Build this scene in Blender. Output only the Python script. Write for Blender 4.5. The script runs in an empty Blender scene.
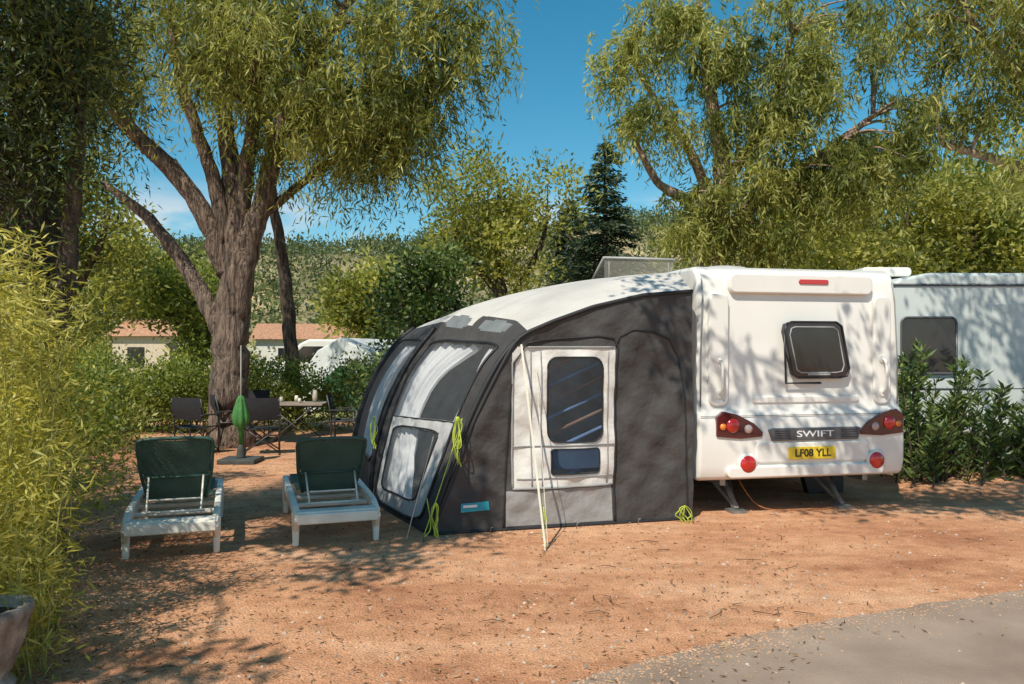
import bpy, math, random
import numpy as np
from mathutils import Vector, Matrix
random.seed(7); rng=np.random.default_rng(11)
D2R=math.radians
scene=bpy.context.scene
COL=scene.collection

# ------------------------------------------------------------------ materials
def newmat(name):
    m=bpy.data.materials.new(name); m.use_nodes=True
    nt=m.node_tree; nt.nodes.clear()
    out=nt.nodes.new('ShaderNodeOutputMaterial')
    return m,nt,out
def N(nt,t,**kw):
    n=nt.nodes.new(t)
    for k,v in kw.items():
        if hasattr(n,k): setattr(n,k,v)
    return n
def c4(c): return (c[0],c[1],c[2],1)
def mat(name,col,rough=.6,var=.15,nscale=6,bump=0,bscale=40,metal=0,col2=None,stretch=None,coat=0,trans=0,spec=.5,detail=6,bdist=.02):
    m,nt,out=newmat(name); L=nt.links
    p=N(nt,'ShaderNodeBsdfPrincipled')
    tc=N(nt,'ShaderNodeTexCoord'); mp=N(nt,'ShaderNodeMapping')
    L.new(tc.outputs['Object'],mp.inputs[0])
    if stretch: mp.inputs['Scale'].default_value=stretch
    nz=N(nt,'ShaderNodeTexNoise'); nz.inputs['Scale'].default_value=nscale; nz.inputs['Detail'].default_value=detail
    L.new(mp.outputs[0],nz.inputs['Vector'])
    rp=N(nt,'ShaderNodeValToRGB'); rp.color_ramp.elements[0].position=.32; rp.color_ramp.elements[1].position=.68
    a=[max(0,x*(1-var)) for x in col]; b=[min(1,x*(1+var)) for x in col] if col2 is None else col2
    rp.color_ramp.elements[0].color=c4(a); rp.color_ramp.elements[1].color=c4(b)
    L.new(nz.outputs[0],rp.inputs[0]); L.new(rp.outputs[0],p.inputs['Base Color'])
    p.inputs['Roughness'].default_value=rough; p.inputs['Metallic'].default_value=metal
    p.inputs['Specular IOR Level'].default_value=spec
    p.inputs['Coat Weight'].default_value=coat
    if bump:
        bz=N(nt,'ShaderNodeTexNoise'); bz.inputs['Scale'].default_value=bscale; bz.inputs['Detail'].default_value=5
        L.new(mp.outputs[0],bz.inputs['Vector'])
        bp=N(nt,'ShaderNodeBump'); bp.inputs['Strength'].default_value=bump; bp.inputs['Distance'].default_value=bdist
        L.new(bz.outputs[0],bp.inputs['Height']); L.new(bp.outputs[0],p.inputs['Normal'])
    if trans:
        t=N(nt,'ShaderNodeBsdfTranslucent'); L.new(rp.outputs[0],t.inputs[0])
        mx=N(nt,'ShaderNodeMixShader'); mx.inputs[0].default_value=trans
        L.new(p.outputs[0],mx.inputs[1]); L.new(t.outputs[0],mx.inputs[2]); L.new(mx.outputs[0],out.inputs[0])
    else: L.new(p.outputs[0],out.inputs[0])
    return m
def clearmat(name,tint=(.95,.96,.96),mix=.10,body=(.3,.33,.35)):
    m,nt,out=newmat(name); L=nt.links
    tr=N(nt,'ShaderNodeBsdfTransparent'); tr.inputs[0].default_value=c4(tint)
    p=N(nt,'ShaderNodeBsdfPrincipled'); p.inputs['Base Color'].default_value=c4(body); p.inputs['Roughness'].default_value=.12
    nz=N(nt,'ShaderNodeTexNoise'); nz.inputs['Scale'].default_value=7
    bp=N(nt,'ShaderNodeBump'); bp.inputs['Strength'].default_value=.25; bp.inputs['Distance'].default_value=.03
    L.new(nz.outputs[0],bp.inputs['Height']); L.new(bp.outputs[0],p.inputs['Normal'])
    mx=N(nt,'ShaderNodeMixShader'); mx.inputs[0].default_value=mix
    L.new(tr.outputs[0],mx.inputs[1]); L.new(p.outputs[0],mx.inputs[2]); L.new(mx.outputs[0],out.inputs[0])
    return m
def leafmat(name,dark,mid,light,tl=.35,rough=.5):
    m,nt,out=newmat(name); L=nt.links
    at=N(nt,'ShaderNodeAttribute'); at.attribute_name='rnd'
    rp=N(nt,'ShaderNodeValToRGB'); e=rp.color_ramp.elements
    e[0].position=.1; e[0].color=c4(dark); e[1].position=.95; e[1].color=c4(light)
    k=e.new(.5); k.color=c4(mid)
    L.new(at.outputs['Fac'],rp.inputs[0])
    p=N(nt,'ShaderNodeBsdfPrincipled'); p.inputs['Roughness'].default_value=rough; p.inputs['Specular IOR Level'].default_value=.4
    L.new(rp.outputs[0],p.inputs['Base Color'])
    t=N(nt,'ShaderNodeBsdfTranslucent')
    hs=N(nt,'ShaderNodeHueSaturation'); hs.inputs['Value'].default_value=1.6; hs.inputs['Saturation'].default_value=1.1
    L.new(rp.outputs[0],hs.inputs['Color']); L.new(hs.outputs[0],t.inputs[0])
    mx=N(nt,'ShaderNodeMixShader'); mx.inputs[0].default_value=tl
    L.new(p.outputs[0],mx.inputs[1]); L.new(t.outputs[0],mx.inputs[2]); L.new(mx.outputs[0],out.inputs[0])
    return m

# ------------------------------------------------------------------ mesh helpers
def empty(name,loc=(0,0,0),rz=0):
    o=bpy.data.objects.new(name,None); o.location=loc; o.rotation_euler=(0,0,rz); o.empty_display_size=.3
    COL.objects.link(o); return o
class MB:
    def __init__(s): s.v=[]; s.f=[]; s.m=[]; s.sm=[]
    def add(s,vs,fs,mi=0,smooth=False):
        b=len(s.v); s.v+= [tuple(v) for v in vs]
        for f in fs: s.f.append([b+i for i in f]); s.m.append(mi); s.sm.append(smooth)
    def box(s,c,sz,mi=0,rot=None):
        R=rot if rot is not None else Matrix.Identity(3)
        vs=[]
        for z in(-.5,.5):
            for y in(-.5,.5):
                for x in(-.5,.5):
                    vs.append(Vector(c)+R@Vector((x*sz[0],y*sz[1],z*sz[2])))
        s.add(vs,[(0,2,3,1),(4,5,7,6),(0,1,5,4),(2,6,7,3),(0,4,6,2),(1,3,7,5)],mi)
    def beam(s,a,b,w,h,mi=0,up=(0,0,1)):
        a=Vector(a);b=Vector(b);d=(b-a);l=d.length;d.normalize();u=Vector(up)
        sd=d.cross(u)
        if sd.length<1e-3: sd=d.cross(Vector((0,1,0)))
        sd.normalize(); u=sd.cross(d)
        R=Matrix((sd,d,u)).transposed()
        s.box((a+b)/2,(w,l,h),mi,R)
    def tube(s,pts,rad,seg=8,mi=0,cap=True,wob=0):
        pts=[Vector(p) for p in pts]; n=len(pts)
        if not hasattr(rad,'__len__'): rad=[rad]*n
        vs=[];ref=Vector((.31,.95,.1))
        for i,p in enumerate(pts):
            d=(pts[min(i+1,n-1)]-pts[max(i-1,0)]); d.normalize()
            if abs(d.dot(ref))>.95: ref=Vector((1,.1,.2))
            a=d.cross(ref).normalized(); b=d.cross(a)
            for k in range(seg):
                t=2*math.pi*k/seg; r=rad[i]*(1+(random.uniform(-wob,wob) if wob else 0))
                vs.append(p+a*math.cos(t)*r+b*math.sin(t)*r)
        fs=[]
        for i in range(n-1):
            for k in range(seg):
                k2=(k+1)%seg; fs.append((i*seg+k,i*seg+k2,(i+1)*seg+k2,(i+1)*seg+k))
        if cap: fs.append(tuple(range(seg))[::-1]); fs.append(tuple((n-1)*seg+k for k in range(seg)))
        s.add(vs,fs,mi,True)
    def prism(s,poly,y0,y1,mi=0):
        n=len(poly); vs=[(x,y0,z) for x,z in poly]+[(x,y1,z) for x,z in poly]
        fs=[tuple(range(n)),tuple(range(2*n-1,n-1,-1))]+[(i,(i+1)%n+0,(i+1)%n+n,i+n)[::-1] for i in range(n)]
        s.add(vs,fs,mi)
    def lathe(s,c,prof,seg=24,mi=0,axis='z',scal=0,nsc=0):
        vs=[];fs=[];n=len(prof)
        for r,h in prof:
            for k in range(seg):
                t=2*math.pi*k/seg; rr=r*(1+scal*abs(math.sin(nsc*t/2)))
                p=(rr*math.cos(t),rr*math.sin(t),h) if axis=='z' else (rr*math.cos(t),h,rr*math.sin(t))
                vs.append((c[0]+p[0],c[1]+p[1],c[2]+p[2]))
        for i in range(n-1):
            for k in range(seg):
                k2=(k+1)%seg; fs.append((i*seg+k,i*seg+k2,(i+1)*seg+k2,(i+1)*seg+k))
        fs.append(tuple(range(seg))[::-1]); fs.append(tuple((n-1)*seg+k for k in range(seg)))
        s.add(vs,fs,mi,True)
    def obj(s,name,mats,parent=None,bevel=0,bseg=3,sub=0,sharp=40):
        me=bpy.data.meshes.new(name); me.from_pydata(s.v,[],s.f)
        for m in mats: me.materials.append(m)
        me.polygons.foreach_set('material_index',s.m); me.polygons.foreach_set('use_smooth',s.sm); me.update()
        o=bpy.data.objects.new(name,me); COL.objects.link(o)
        if parent: o.parent=parent
        if bevel:
            b=o.modifiers.new('b','BEVEL'); b.width=bevel; b.segments=bseg; b.limit_method='ANGLE'; b.angle_limit=D2R(sharp); b.harden_normals=False
            for p in me.polygons: p.use_smooth=True
            try:
                me.set_sharp_from_angle(angle=D2R(35))
            except Exception: pass
            w=o.modifiers.new('w','WEIGHTED_NORMAL'); w.keep_sharp=False
        return o
def rrect(x0,x1,z0,z1,r,n=5):
    P=[]
    for cx,cz,a in((x1-r,z1-r,0),(x0+r,z1-r,90),(x0+r,z0+r,180),(x1-r,z0+r,270)):
        for i in range(n+1):
            t=D2R(a+90*i/n); P.append((cx+r*math.cos(t),cz+r*math.sin(t)))
    return P
def inrr(x,z,x0,x1,z0,z1,r):
    dx=max(x0+r-x,x-(x1-r),0); dz=max(z0+r-z,z-(z1-r),0)
    return dx*dx+dz*dz<=r*r
def crv(pts,n=6):
    P=[Vector(p) for p in pts]; out=[]
    for i in range(len(P)-1):
        p0=P[max(i-1,0)];p1=P[i];p2=P[i+1];p3=P[min(i+2,len(P)-1)]
        for k in range(n):
            t=k/n; out.append(.5*((2*p1)+(p2-p0)*t+(2*p0-5*p1+4*p2-p3)*t*t+(3*p1-p0-3*p2+p3)*t**3))
    out.append(P[-1]); return out
def interp(a,n): return list(np.interp(np.linspace(0,len(a)-1,n),range(len(a)),a))

# ------------------------------------------------------------------ foliage
def nrm(v): return v/np.maximum(np.linalg.norm(v,axis=1,keepdims=True),1e-6)
def leaves(name,P,D,L,W,R,m,parent=None):
    n=len(P); D=nrm(D); S=nrm(np.cross(D,rng.normal(size=(n,3))))
    L=np.asarray(L).reshape(-1,1)*np.ones((n,1)); W=np.asarray(W).reshape(-1,1)*np.ones((n,1))
    V=np.empty((n,4,3)); V[:,0]=P; V[:,1]=P+D*L*.45+S*W*.5; V[:,2]=P+D*L; V[:,3]=P+D*L*.45-S*W*.5
    me=bpy.data.meshes.new(name)
    me.vertices.add(4*n); me.vertices.foreach_set('co',V.reshape(-1).astype(np.float32))
    me.loops.add(4*n); me.loops.foreach_set('vertex_index',np.arange(4*n,dtype=np.int32))
    me.polygons.add(n); me.polygons.foreach_set('loop_start',np.arange(0,4*n,4,dtype=np.int32))
    me.update(calc_edges=True)
    a=me.attributes.new('rnd','FLOAT','FACE'); a.data.foreach_set('value',np.clip(R,0,1).astype(np.float32))
    me.materials.append(m)
    o=bpy.data.objects.new(name,me); COL.objects.link(o)
    if parent: o.parent=parent
    return o
def ell(c,r,n,p=.45):
    u=nrm(rng.normal(size=(n,3)))*(rng.random((n,1))**p); return np.array(c)+u*np.array(r)
def droopy(C,rad,ns,nl,sl,spread=.45):
    m=len(C); K=m*ns
    c=np.repeat(C,ns,axis=0); cr=np.repeat(np.repeat(rng.random(m),ns),nl); ls=np.repeat(.5+.9*rng.random(m),ns)
    g=rng.normal(size=(K,3))*rad*.5; g[:,2]*=.6
    st=c+g
    az=rng.random(K)*2*math.pi; out=np.stack([np.cos(az),np.sin(az),np.zeros(K)],1)
    ln=sl*(.35+.8*rng.random(K))*ls
    t=np.linspace(.03,1,nl)
    st_=np.repeat(st,nl,axis=0); o_=np.repeat(out,nl,axis=0); l_=np.repeat(ln,nl)[:,None]; t_=np.tile(t,K)[:,None]
    P=st_+o_*l_*spread*t_+np.array([0,0,1])*(-l_*t_**1.7+.15*l_*np.sin(math.pi*t_))+rng.normal(size=(K*nl,3))*.03
    D=nrm(np.array([0,0,-.85])+o_*.4+rng.normal(size=(K*nl,3))*.55)
    return P,D,.5*cr+.5*rng.random(K*nl)
def clumpy(C,rad,n,up=.3,flat=.8):
    m=len(C); c=np.repeat(C,n,axis=0); cr=np.repeat(rng.random(m),n)
    g=rng.normal(size=(m*n,3))*rad*.5; g[:,2]*=flat
    P=c+g; D=nrm(nrm(g)*.6+rng.normal(size=(m*n,3))*.6+np.array([0,0,up]))
    return P,D,.5*cr+.5*rng.random(m*n)
def branches(mb,C,skel,frac=.6,r0=.03,sag=.15):
    S=np.array([tuple(p) for p in skel])
    for c in C:
        if random.random()>frac: continue
        d=np.linalg.norm(S-c,axis=1)+np.maximum(0,S[:,2]-c[2])*1.2
        a=S[int(np.argmin(d))]; l=np.linalg.norm(c-a)
        if l<.15: continue
        mid=(a+c)/2+np.array([random.uniform(-.1,.1)*l,random.uniform(-.1,.1)*l,sag*l])
        mb.tube(crv([a,mid,c],4),interp([r0*min(1.6,.5+l*.35),r0*.5,.006],9),5)
def tree(name,limbs,crown,bark,lm,kind='droop',seg=14,**k):
    e=empty(name,limbs[0][0][0]); e_loc=Vector(limbs[0][0][0])
    mb=MB(); sk=[]
    for pts,rad in limbs:
        P=crv(pts,7); R=interp(rad,len(P))
        P=[p+Vector((random.uniform(-1,1),random.uniform(-1,1),0))*r*.14 for p,r in zip(P,R)]
        mb.tube(P,R,seg,wob=.11)
        sk+=P[len(P)//3:]
    C=np.concatenate([ell(c,r,n) for c,r,n in crown])
    branches(mb,C,sk,k.get('frac',.6),k.get('br',.035))
    t=mb.obj('trunk_and_limbs',[bark]); 
    if kind=='droop': P,D,R=droopy(C,k.get('rad',.5),k.get('ns',14),k.get('nl',24),k.get('sl',1.0),k.get('spread',.45))
    else: P,D,R=clumpy(C,k.get('rad',.6),k.get('n',300),k.get('up',.3),k.get('flat',.8))
    n=len(P)
    f=leaves('foliage',P,D,k.get('L',.16)*(.6+.8*rng.random(n)),k.get('W',.026)*(.7+.6*rng.random(n)),R,lm)
    for o in(t,f):
        o.parent=e; o.matrix_parent_inverse=Matrix.Translation(-e_loc)
    return e

# ------------------------------------------------------------------ camera / light / world
cam=bpy.data.cameras.new('camera'); co=bpy.data.objects.new('camera',cam); COL.objects.link(co)
co.location=(0,0,1.65); co.rotation_euler=(math.pi/2,0,0); cam.lens=28; cam.sensor_width=36; cam.shift_y=10/1024; cam.clip_end=3000
scene.camera=co
SUN=Vector((-.36,-.72,1.0)).normalized()
sl=bpy.data.lights.new('sun','SUN'); sl.energy=5.0; sl.angle=D2R(.5); sl.color=(1,.93,.81)
so=bpy.data.objects.new('sun',sl); so.rotation_euler=(-SUN).to_track_quat('-Z','Y').to_euler(); so.location=(-8,-8,20); COL.objects.link(so)
w=bpy.data.worlds.new('World'); scene.world=w; w.use_nodes=True; nt=w.node_tree
bg=nt.nodes['Background']; sky=nt.nodes.new('ShaderNodeTexSky'); sky.sky_type='NISHITA'; sky.sun_disc=False
sky.sun_elevation=math.asin(SUN.z); sky.sun_rotation=math.atan2(SUN.x,SUN.y); sky.air_density=1.0; sky.dust_density=.3; sky.ozone_density=2.5
hs=nt.nodes.new('ShaderNodeHueSaturation'); hs.inputs['Saturation'].default_value=1.36; hs.inputs['Hue'].default_value=.474; hs.inputs['Value'].default_value=.95
tcw=nt.nodes.new('ShaderNodeTexCoord'); mpw=nt.nodes.new('ShaderNodeMapping'); mpw.inputs['Scale'].default_value=(5,5,14)
nzw=nt.nodes.new('ShaderNodeTexNoise'); nzw.inputs['Scale'].default_value=1.3; nzw.inputs['Detail'].default_value=9
rpw=nt.nodes.new('ShaderNodeValToRGB'); rpw.color_ramp.elements[0].position=.45; rpw.color_ramp.elements[1].position=.57
sep=nt.nodes.new('ShaderNodeSeparateXYZ'); mr=nt.nodes.new('ShaderNodeMapRange'); mr.inputs[1].default_value=.20; mr.inputs[2].default_value=.14; mr.inputs[3].default_value=0; mr.inputs[4].default_value=.9
mu=nt.nodes.new('ShaderNodeMath'); mu.operation='MULTIPLY'; mxw=nt.nodes.new('ShaderNodeMixRGB'); mxw.inputs[2].default_value=(6.6,6.5,6.5,1)
Lk=nt.links
Lk.new(tcw.outputs['Generated'],mpw.inputs[0]); Lk.new(mpw.outputs[0],nzw.inputs['Vector']); Lk.new(nzw.outputs[0],rpw.inputs[0])
Lk.new(tcw.outputs['Generated'],sep.inputs[0]); Lk.new(sep.outputs['Z'],mr.inputs[0]); Lk.new(rpw.outputs[0],mu.inputs[0]); Lk.new(mr.outputs[0],mu.inputs[1])
Lk.new(mu.outputs[0],mxw.inputs[0]); Lk.new(sky.outputs[0],hs.inputs['Color']); Lk.new(hs.outputs[0],mxw.inputs[1]); Lk.new(mxw.outputs[0],bg.inputs[0]); bg.inputs[1].default_value=.13
scene.view_settings.view_transform='Standard'; scene.view_settings.look='None'; scene.view_settings.exposure=0

# ------------------------------------------------------------------ ground
def groundmat():
    m,nt,out=newmat('dirt'); L=nt.links
    p=N(nt,'ShaderNodeBsdfPrincipled'); p.inputs['Roughness'].default_value=.95; p.inputs['Specular IOR Level'].default_value=.15
    tc=N(nt,'ShaderNodeTexCoord')
    def nz(s,d=8,r=.6,st=None):
        n=N(nt,'ShaderNodeTexNoise'); n.inputs['Scale'].default_value=s; n.inputs['Detail'].default_value=d; n.inputs['Roughness'].default_value=r
        if st:
            mp=N(nt,'ShaderNodeMapping'); mp.inputs['Scale'].default_value=st; L.new(tc.outputs['Object'],mp.inputs[0]); L.new(mp.outputs[0],n.inputs['Vector'])
        else: L.new(tc.outputs['Object'],n.inputs['Vector'])
        return n
    a=nz(.7,8,.7,(.6,1.5,1)); b=nz(5,8,.75); c=nz(80,4,.8)
    r1=N(nt,'ShaderNodeValToRGB'); e=r1.color_ramp.elements
    e[0].position=.34; e[0].color=(.42,.190,.100,1); e[1].position=.68; e[1].color=(.74,.45,.270,1)
    k=e.new(.5); k.color=(.62,.325,.178,1)
    L.new(a.outputs[0],r1.inputs[0])
    r2=N(nt,'ShaderNodeValToRGB'); e=r2.color_ramp.elements
    e[0].position=.3; e[0].color=(.62,.56,.52,1); e[1].position=.6; e[1].color=(1.1,1.08,1.08,1)
    L.new(b.outputs[0],r2.inputs[0])
    m1=N(nt,'ShaderNodeMixRGB',blend_type='MULTIPLY'); m1.inputs[0].default_value=.8
    L.new(r1.outputs[0],m1.inputs[1]); L.new(r2.outputs[0],m1.inputs[2])
    r3=N(nt,'ShaderNodeValToRGB'); e=r3.color_ramp.elements
    e[0].position=.36; e[0].color=(.30,.27,.26,1); e[1].position=.5; e[1].color=(1.05,1.05,1.05,1); k=e.new(.64); k.color=(1.35,1.35,1.38,1)
    L.new(c.outputs[0],r3.inputs[0])
    m2=N(nt,'ShaderNodeMixRGB',blend_type='MULTIPLY'); m2.inputs[0].default_value=.8
    L.new(m1.outputs[0],m2.inputs[1]); L.new(r3.outputs[0],m2.inputs[2])
    L.new(m2.outputs[0],p.inputs['Base Color'])
    v=N(nt,'ShaderNodeTexVoronoi'); v.inputs['Scale'].default_value=70; L.new(tc.outputs['Object'],v.inputs['Vector'])
    ad=N(nt,'ShaderNodeMath',operation='ADD'); L.new(c.outputs[0],ad.inputs[0]); L.new(b.outputs[0],ad.inputs[1])
    ad2=N(nt,'ShaderNodeMath',operation='SUBTRACT'); L.new(ad.outputs[0],ad2.inputs[0]); L.new(v.outputs['Distance'],ad2.inputs[1])
    bp=N(nt,'ShaderNodeBump'); bp.inputs['Strength'].default_value=.5; bp.inputs['Distance'].default_value=.02
    L.new(ad2.outputs[0],bp.inputs['Height']); L.new(bp.outputs[0],p.inputs['Normal'])
    L.new(p.outputs[0],out.inputs[0]); return m
DIRT=groundmat()
mb=MB(); mb.add([(-900,-40,0),(900,-40,0),(900,1500,0),(-900,1500,0)],[(0,1,2,3)]); mb.obj('ground',[DIRT])
def bank(x0,x1,y0,y1,h):
    mb=MB(); nx,ny=60,24; vs=[]
    for j in range(ny+1):
        for i in range(nx+1):
            u=i/nx; v=j/ny; x=x0+(x1-x0)*u; y=y0+(y1-y0)*v
            z=h*math.sin(math.pi*v)**1.2*min(1,6*u,6*(1-u))*(1+.25*math.sin(x*3.1)+.2*math.sin(x*7+y*5))-.012
            vs.append((x,y,z+random.uniform(0,.008)))
    mb.add(vs,[(j*(nx+1)+i,j*(nx+1)+i+1,(j+1)*(nx+1)+i+1,(j+1)*(nx+1)+i) for j in range(ny) for i in range(nx)],0,True)
    mb.obj('earth_bank',[DIRT])
bank(4.6,11,9.0,11.2,.17); bank(-9,-5.6,7.4,15.5,.12)
GRASSM=mat('field_grass',(.20,.22,.06),.9,.4,.25,.6,6,col2=(.46,.40,.17))
mb=MB(); mb.add([(-300,19,.004),(300,19,.004),(300,300,.004),(-300,300,.004)],[(0,1,2,3)]); mb.obj('field',[GRASSM])
# road
ed=crv([(-.7,3.2,0),(.29,3.97,0),(1.0,4.42,0),(1.74,4.80,0),(3.58,5.53,0),(6.5,6.5,0),(12,7.9,0)],26)
mb=MB(); top=[]
for i,p in enumerate(ed):
    j=.012*math.sin(i*1.7)+.010*math.sin(i*.61+1)+random.uniform(-.006,.006)
    top.append((p.x,p.y+j,.004))
vs=top+[(12,-9,.004),(-.7,-9,.004)]
mb.add(vs,[tuple(range(len(vs)))[::-1]]); mb.obj('road',[mat('asphalt',(.315,.225,.165),.95,.15,1.6,.6,150,col2=(.41,.305,.23))])
mb=MB(); GR_=mat('edge_grit',(.50,.30,.18),.95,.3,9)
for i in range(2400):
    k=random.randrange(len(ed)-30); p=ed[k]; off=abs(random.gauss(0,.12)); s=random.uniform(.003,.010)
    X=p.x+off*.45+random.uniform(-.08,.08); Y=p.y-off; a=random.random()*6
    vs=[(X+s*math.cos(a+q*1.57),Y+s*math.sin(a+q*1.57),.005) for q in range(4)]+[(X,Y,.005+s*.5)]
    mb.add(vs,[(0,1,4),(1,2,4),(2,3,4),(3,0,4)])
mb.obj('road_edge_grit',[GR_])
STN=mat('pebble_stone',(.36,.24,.16),.9,.5,3,col2=(.66,.54,.43))
mb=MB()
for i in range(4200):
    Y=3.2+9*random.random()**1.6; X=random.uniform(-.7*Y,.75*Y); s=random.choice((.004,.006,.008,.008,.015))*random.uniform(.7,1.3)
    if X>0 and Y<3.97+ (X-.29)*.47 and random.random()<.9: continue
    a=random.random()*6.28; vs=[(X+s*math.cos(a+k*1.57)*random.uniform(.7,1.2),Y+s*math.sin(a+k*1.57)*random.uniform(.7,1.2),.001) for k in range(4)]
    vs.append((X,Y,s*.8)); mb.add(vs,[(0,1,4),(1,2,4),(2,3,4),(3,0,4)])
mb.obj('pebbles',[STN])
LIT=leafmat('dry_leaf',(.10,.05,.02),(.2,.11,.05),(.42,.3,.16),.1,.8)
n=9500; Y=3.2+11*rng.random(n)**1.2; X=-.66*Y+(1.05*Y)*rng.random(n)**2.1
P=np.stack([X,Y,.006+.008*rng.random(n)],1); a=rng.random(n)*6.28; D=np.stack([np.cos(a),np.sin(a),rng.normal(size=n)*.15],1)
leaves('leaf_litter',P,D,.040*(.5+rng.random(n)),.009,rng.random(n),LIT)
n=700; Y=4.6+6*rng.random(n); X=-.2*Y+.95*Y*rng.random(n)
P=np.stack([X,Y,.010+.004*rng.random(n)],1); a=rng.random(n)*6.28; D=np.stack([np.cos(a),np.sin(a),rng.normal(size=n)*.1],1)
leaves('leaf_litter',P,D,.045*(.5+rng.random(n)),.008,rng.random(n),LIT)
TWG=mat('twig',(.10,.06,.04),.9)
mb=MB()
for i in range(40):
    Y=random.uniform(4.6,8); X=random.uniform(-.6,.6)*Y; a=random.random()*6.28; l=random.uniform(.05,.22)
    mb.tube([(X,Y,.012),(X+l*.5*math.cos(a),Y+l*.5*math.sin(a),.02),(X+l*math.cos(a+.3),Y+l*math.sin(a+.3),.012)],[.003,.003,.0015],4)
mb.obj('twigs',[TWG])

# ------------------------------------------------------------------ materials used
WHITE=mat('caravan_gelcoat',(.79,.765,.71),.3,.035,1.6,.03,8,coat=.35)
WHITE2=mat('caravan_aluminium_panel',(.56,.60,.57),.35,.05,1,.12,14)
BLACKP=mat('black_plastic',(.02,.02,.022),.4,.2)
RUBBER=mat('rubber',(.015,.015,.015),.8,.3,10,.3,60)
DGLASS=mat('dark_acrylic',(.018,.020,.024),.06,.3,3,spec=.8)
GREYP=mat('grey_strip',(.10,.10,.105),.35,.1)
REDL=mat('red_lens',(.50,.015,.012),.15,.1,coat=1)
ORL=mat('orange_lens',(.75,.20,.02),.15,.1,coat=1)
CHROME=mat('chrome',(.6,.6,.6),.15,.05,metal=1)
YEL=mat('plate_yellow',(.80,.58,.04),.4,.04)
STEEL=mat('galvanised_steel',(.32,.32,.31),.5,.25,12,metal=.7)
FAB=mat('awning_charcoal_fabric',(.058,.053,.051),.75,.22,2.2,.8,3.2,trans=.05,bdist=.08)
FABL=mat('awning_light_grey_fabric',(.33,.32,.31),.75,.08,3,.7,5,trans=.1,bdist=.05)
FABM=mat('awning_door_panel_fabric',(.52,.51,.50),.75,.08,3,.7,5,trans=.15,bdist=.05)
FABW=mat('awning_white_fabric',(.78,.75,.70),.7,.05,3,.6,5,trans=.15,bdist=.05)
FABR=mat('awning_roof_fabric',(.70,.665,.61),.6,.10,1.5,.6,3,trans=.22,bdist=.06)
ROOFW=mat('roof_window_vinyl',(.20,.22,.23),.2,.15,4,.4,6)
BLK=mat('black_trim',(.018,.018,.02),.6,.2)
CLR=clearmat('clear_vinyl')
CLR2=clearmat('tinted_vinyl',(.76,.77,.80),.16,(.08,.10,.13))
NEON=mat('neon_strap',(.50,.60,.06),.6,.25)
ROPE=mat('guy_strap',(.62,.57,.46),.7,.1)
BLUE=mat('blue_label',(.02,.33,.42),.5,.1)
TXT=mat('text_white',(.8,.8,.8),.4,.02); TXB=mat('text_black',(.01,.01,.01),.4,.02)

# ------------------------------------------------------------------ caravan
TH=math.atan2(.211,.977)
cv=empty('caravan',(1.84,8.0,0),TH)
Wd=2.36
prof=[(.10,.36),(.0,.345),(-.045,.40),(-.07,.50),(-.075,.70),(-.07,.92),(-.04,1.03),(.0,1.08),(.01,1.3),(.02,1.8),(.035,2.2),(.06,2.38),(.10,2.47),(.2,2.53),(.6,2.54),(5.2,2.54),(5.6,2.45),(6.0,2.1),(6.25,1.5),(6.3,.9),(6.2,.4),(6.05,.36)]
mb=MB(); n=len(prof)
def tap(z): return .055*max(0,(z-1.0)/1.5)
vs=[(0+tap(z),y,z) for y,z in prof]+[(Wd-tap(z)*.4,y,z) for y,z in prof]
fs=[tuple(range(n)),tuple(range(2*n-1,n-1,-1))]+[(i,i+n,(i+1)%n+n,(i+1)%n) for i in range(n)]
mb.add(vs,fs,0,True); body=mb.obj('body',[WHITE],cv,bevel=.045,bseg=5,sharp=50)
mb=MB()
for u0,u1 in((.14,.36),(2.02,2.23)):
    mb.prism(rrect(u0,u1,1.10,2.24,.08),-.022,.05)
mb.prism(rrect(.37,2.01,2.25,2.45,.07),-.022,.14)
mb.prism(rrect(.62,1.86,1.12,1.20,.035),-.012,.05)
mb.obj('rear_moulding',[WHITE],cv,bevel=.018,bseg=3)
mb=MB(); mb.prism(rrect(.30,2.08,.38,.50,.05),-.115,-.02); mb.prism(rrect(.62,1.92,.52,.735,.05),-.09,-.03); mb.obj('bumper_moulding',[WHITE],cv,bevel=.02)
mb=MB(); mb.tube([(.055,-.004,z) for z in(1.1,1.6)]+[(.085,.012,2.2),(.09,.05,2.40)],.007,6); mb.tube([(Wd-.045,-.004,z) for z in(1.1,1.6)]+[(Wd-.065,.012,2.2),(Wd-.07,.05,2.40)],.007,6)
mb.tube([(.03,-.062,1.005),(2.33,-.062,1.005)],.004,5)
mb.obj('panel_joints',[mat('joint_grey',(.28,.28,.27),.6)],cv)
mb=MB(); out=[(.985,1.94),(1.04,1.96),(1.56,1.96),(1.62,1.92),(1.71,1.48),(1.68,1.40),(1.60,1.385),(1.12,1.385),(1.06,1.42),(.965,1.86)]
mb.prism(out,-.045,.05); o=mb.obj('rear_window',[DGLASS],cv,bevel=.012)
mb=MB(); zc=lambda x,z:(x,-.05,z)
mb.tube([zc(*p) for p in out+[out[0]]],.011,6); mb.tube([(.965,-.04,1.90),(.98,-.045,1.33),(1.38,-.045,1.33)],.012,6)
mb.obj('window_seal',[BLACKP],cv)
mb=MB(); i2=[(1.34+(x-1.34)*.84,1.67+(z-1.67)*.82) for x,z in out]
mb.tube([(x,-.047,z) for x,z in i2+[i2[0]]],.007,6); mb.box((1.36,-.047,1.42),(.26,.006,.02)); mb.obj('window_inner_frame',[mat('frame_light',(.34,.34,.34),.5)],cv)
DRED=mat('lamp_dark_lens',(.09,.012,.012),.1,.2,coat=1)
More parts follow.
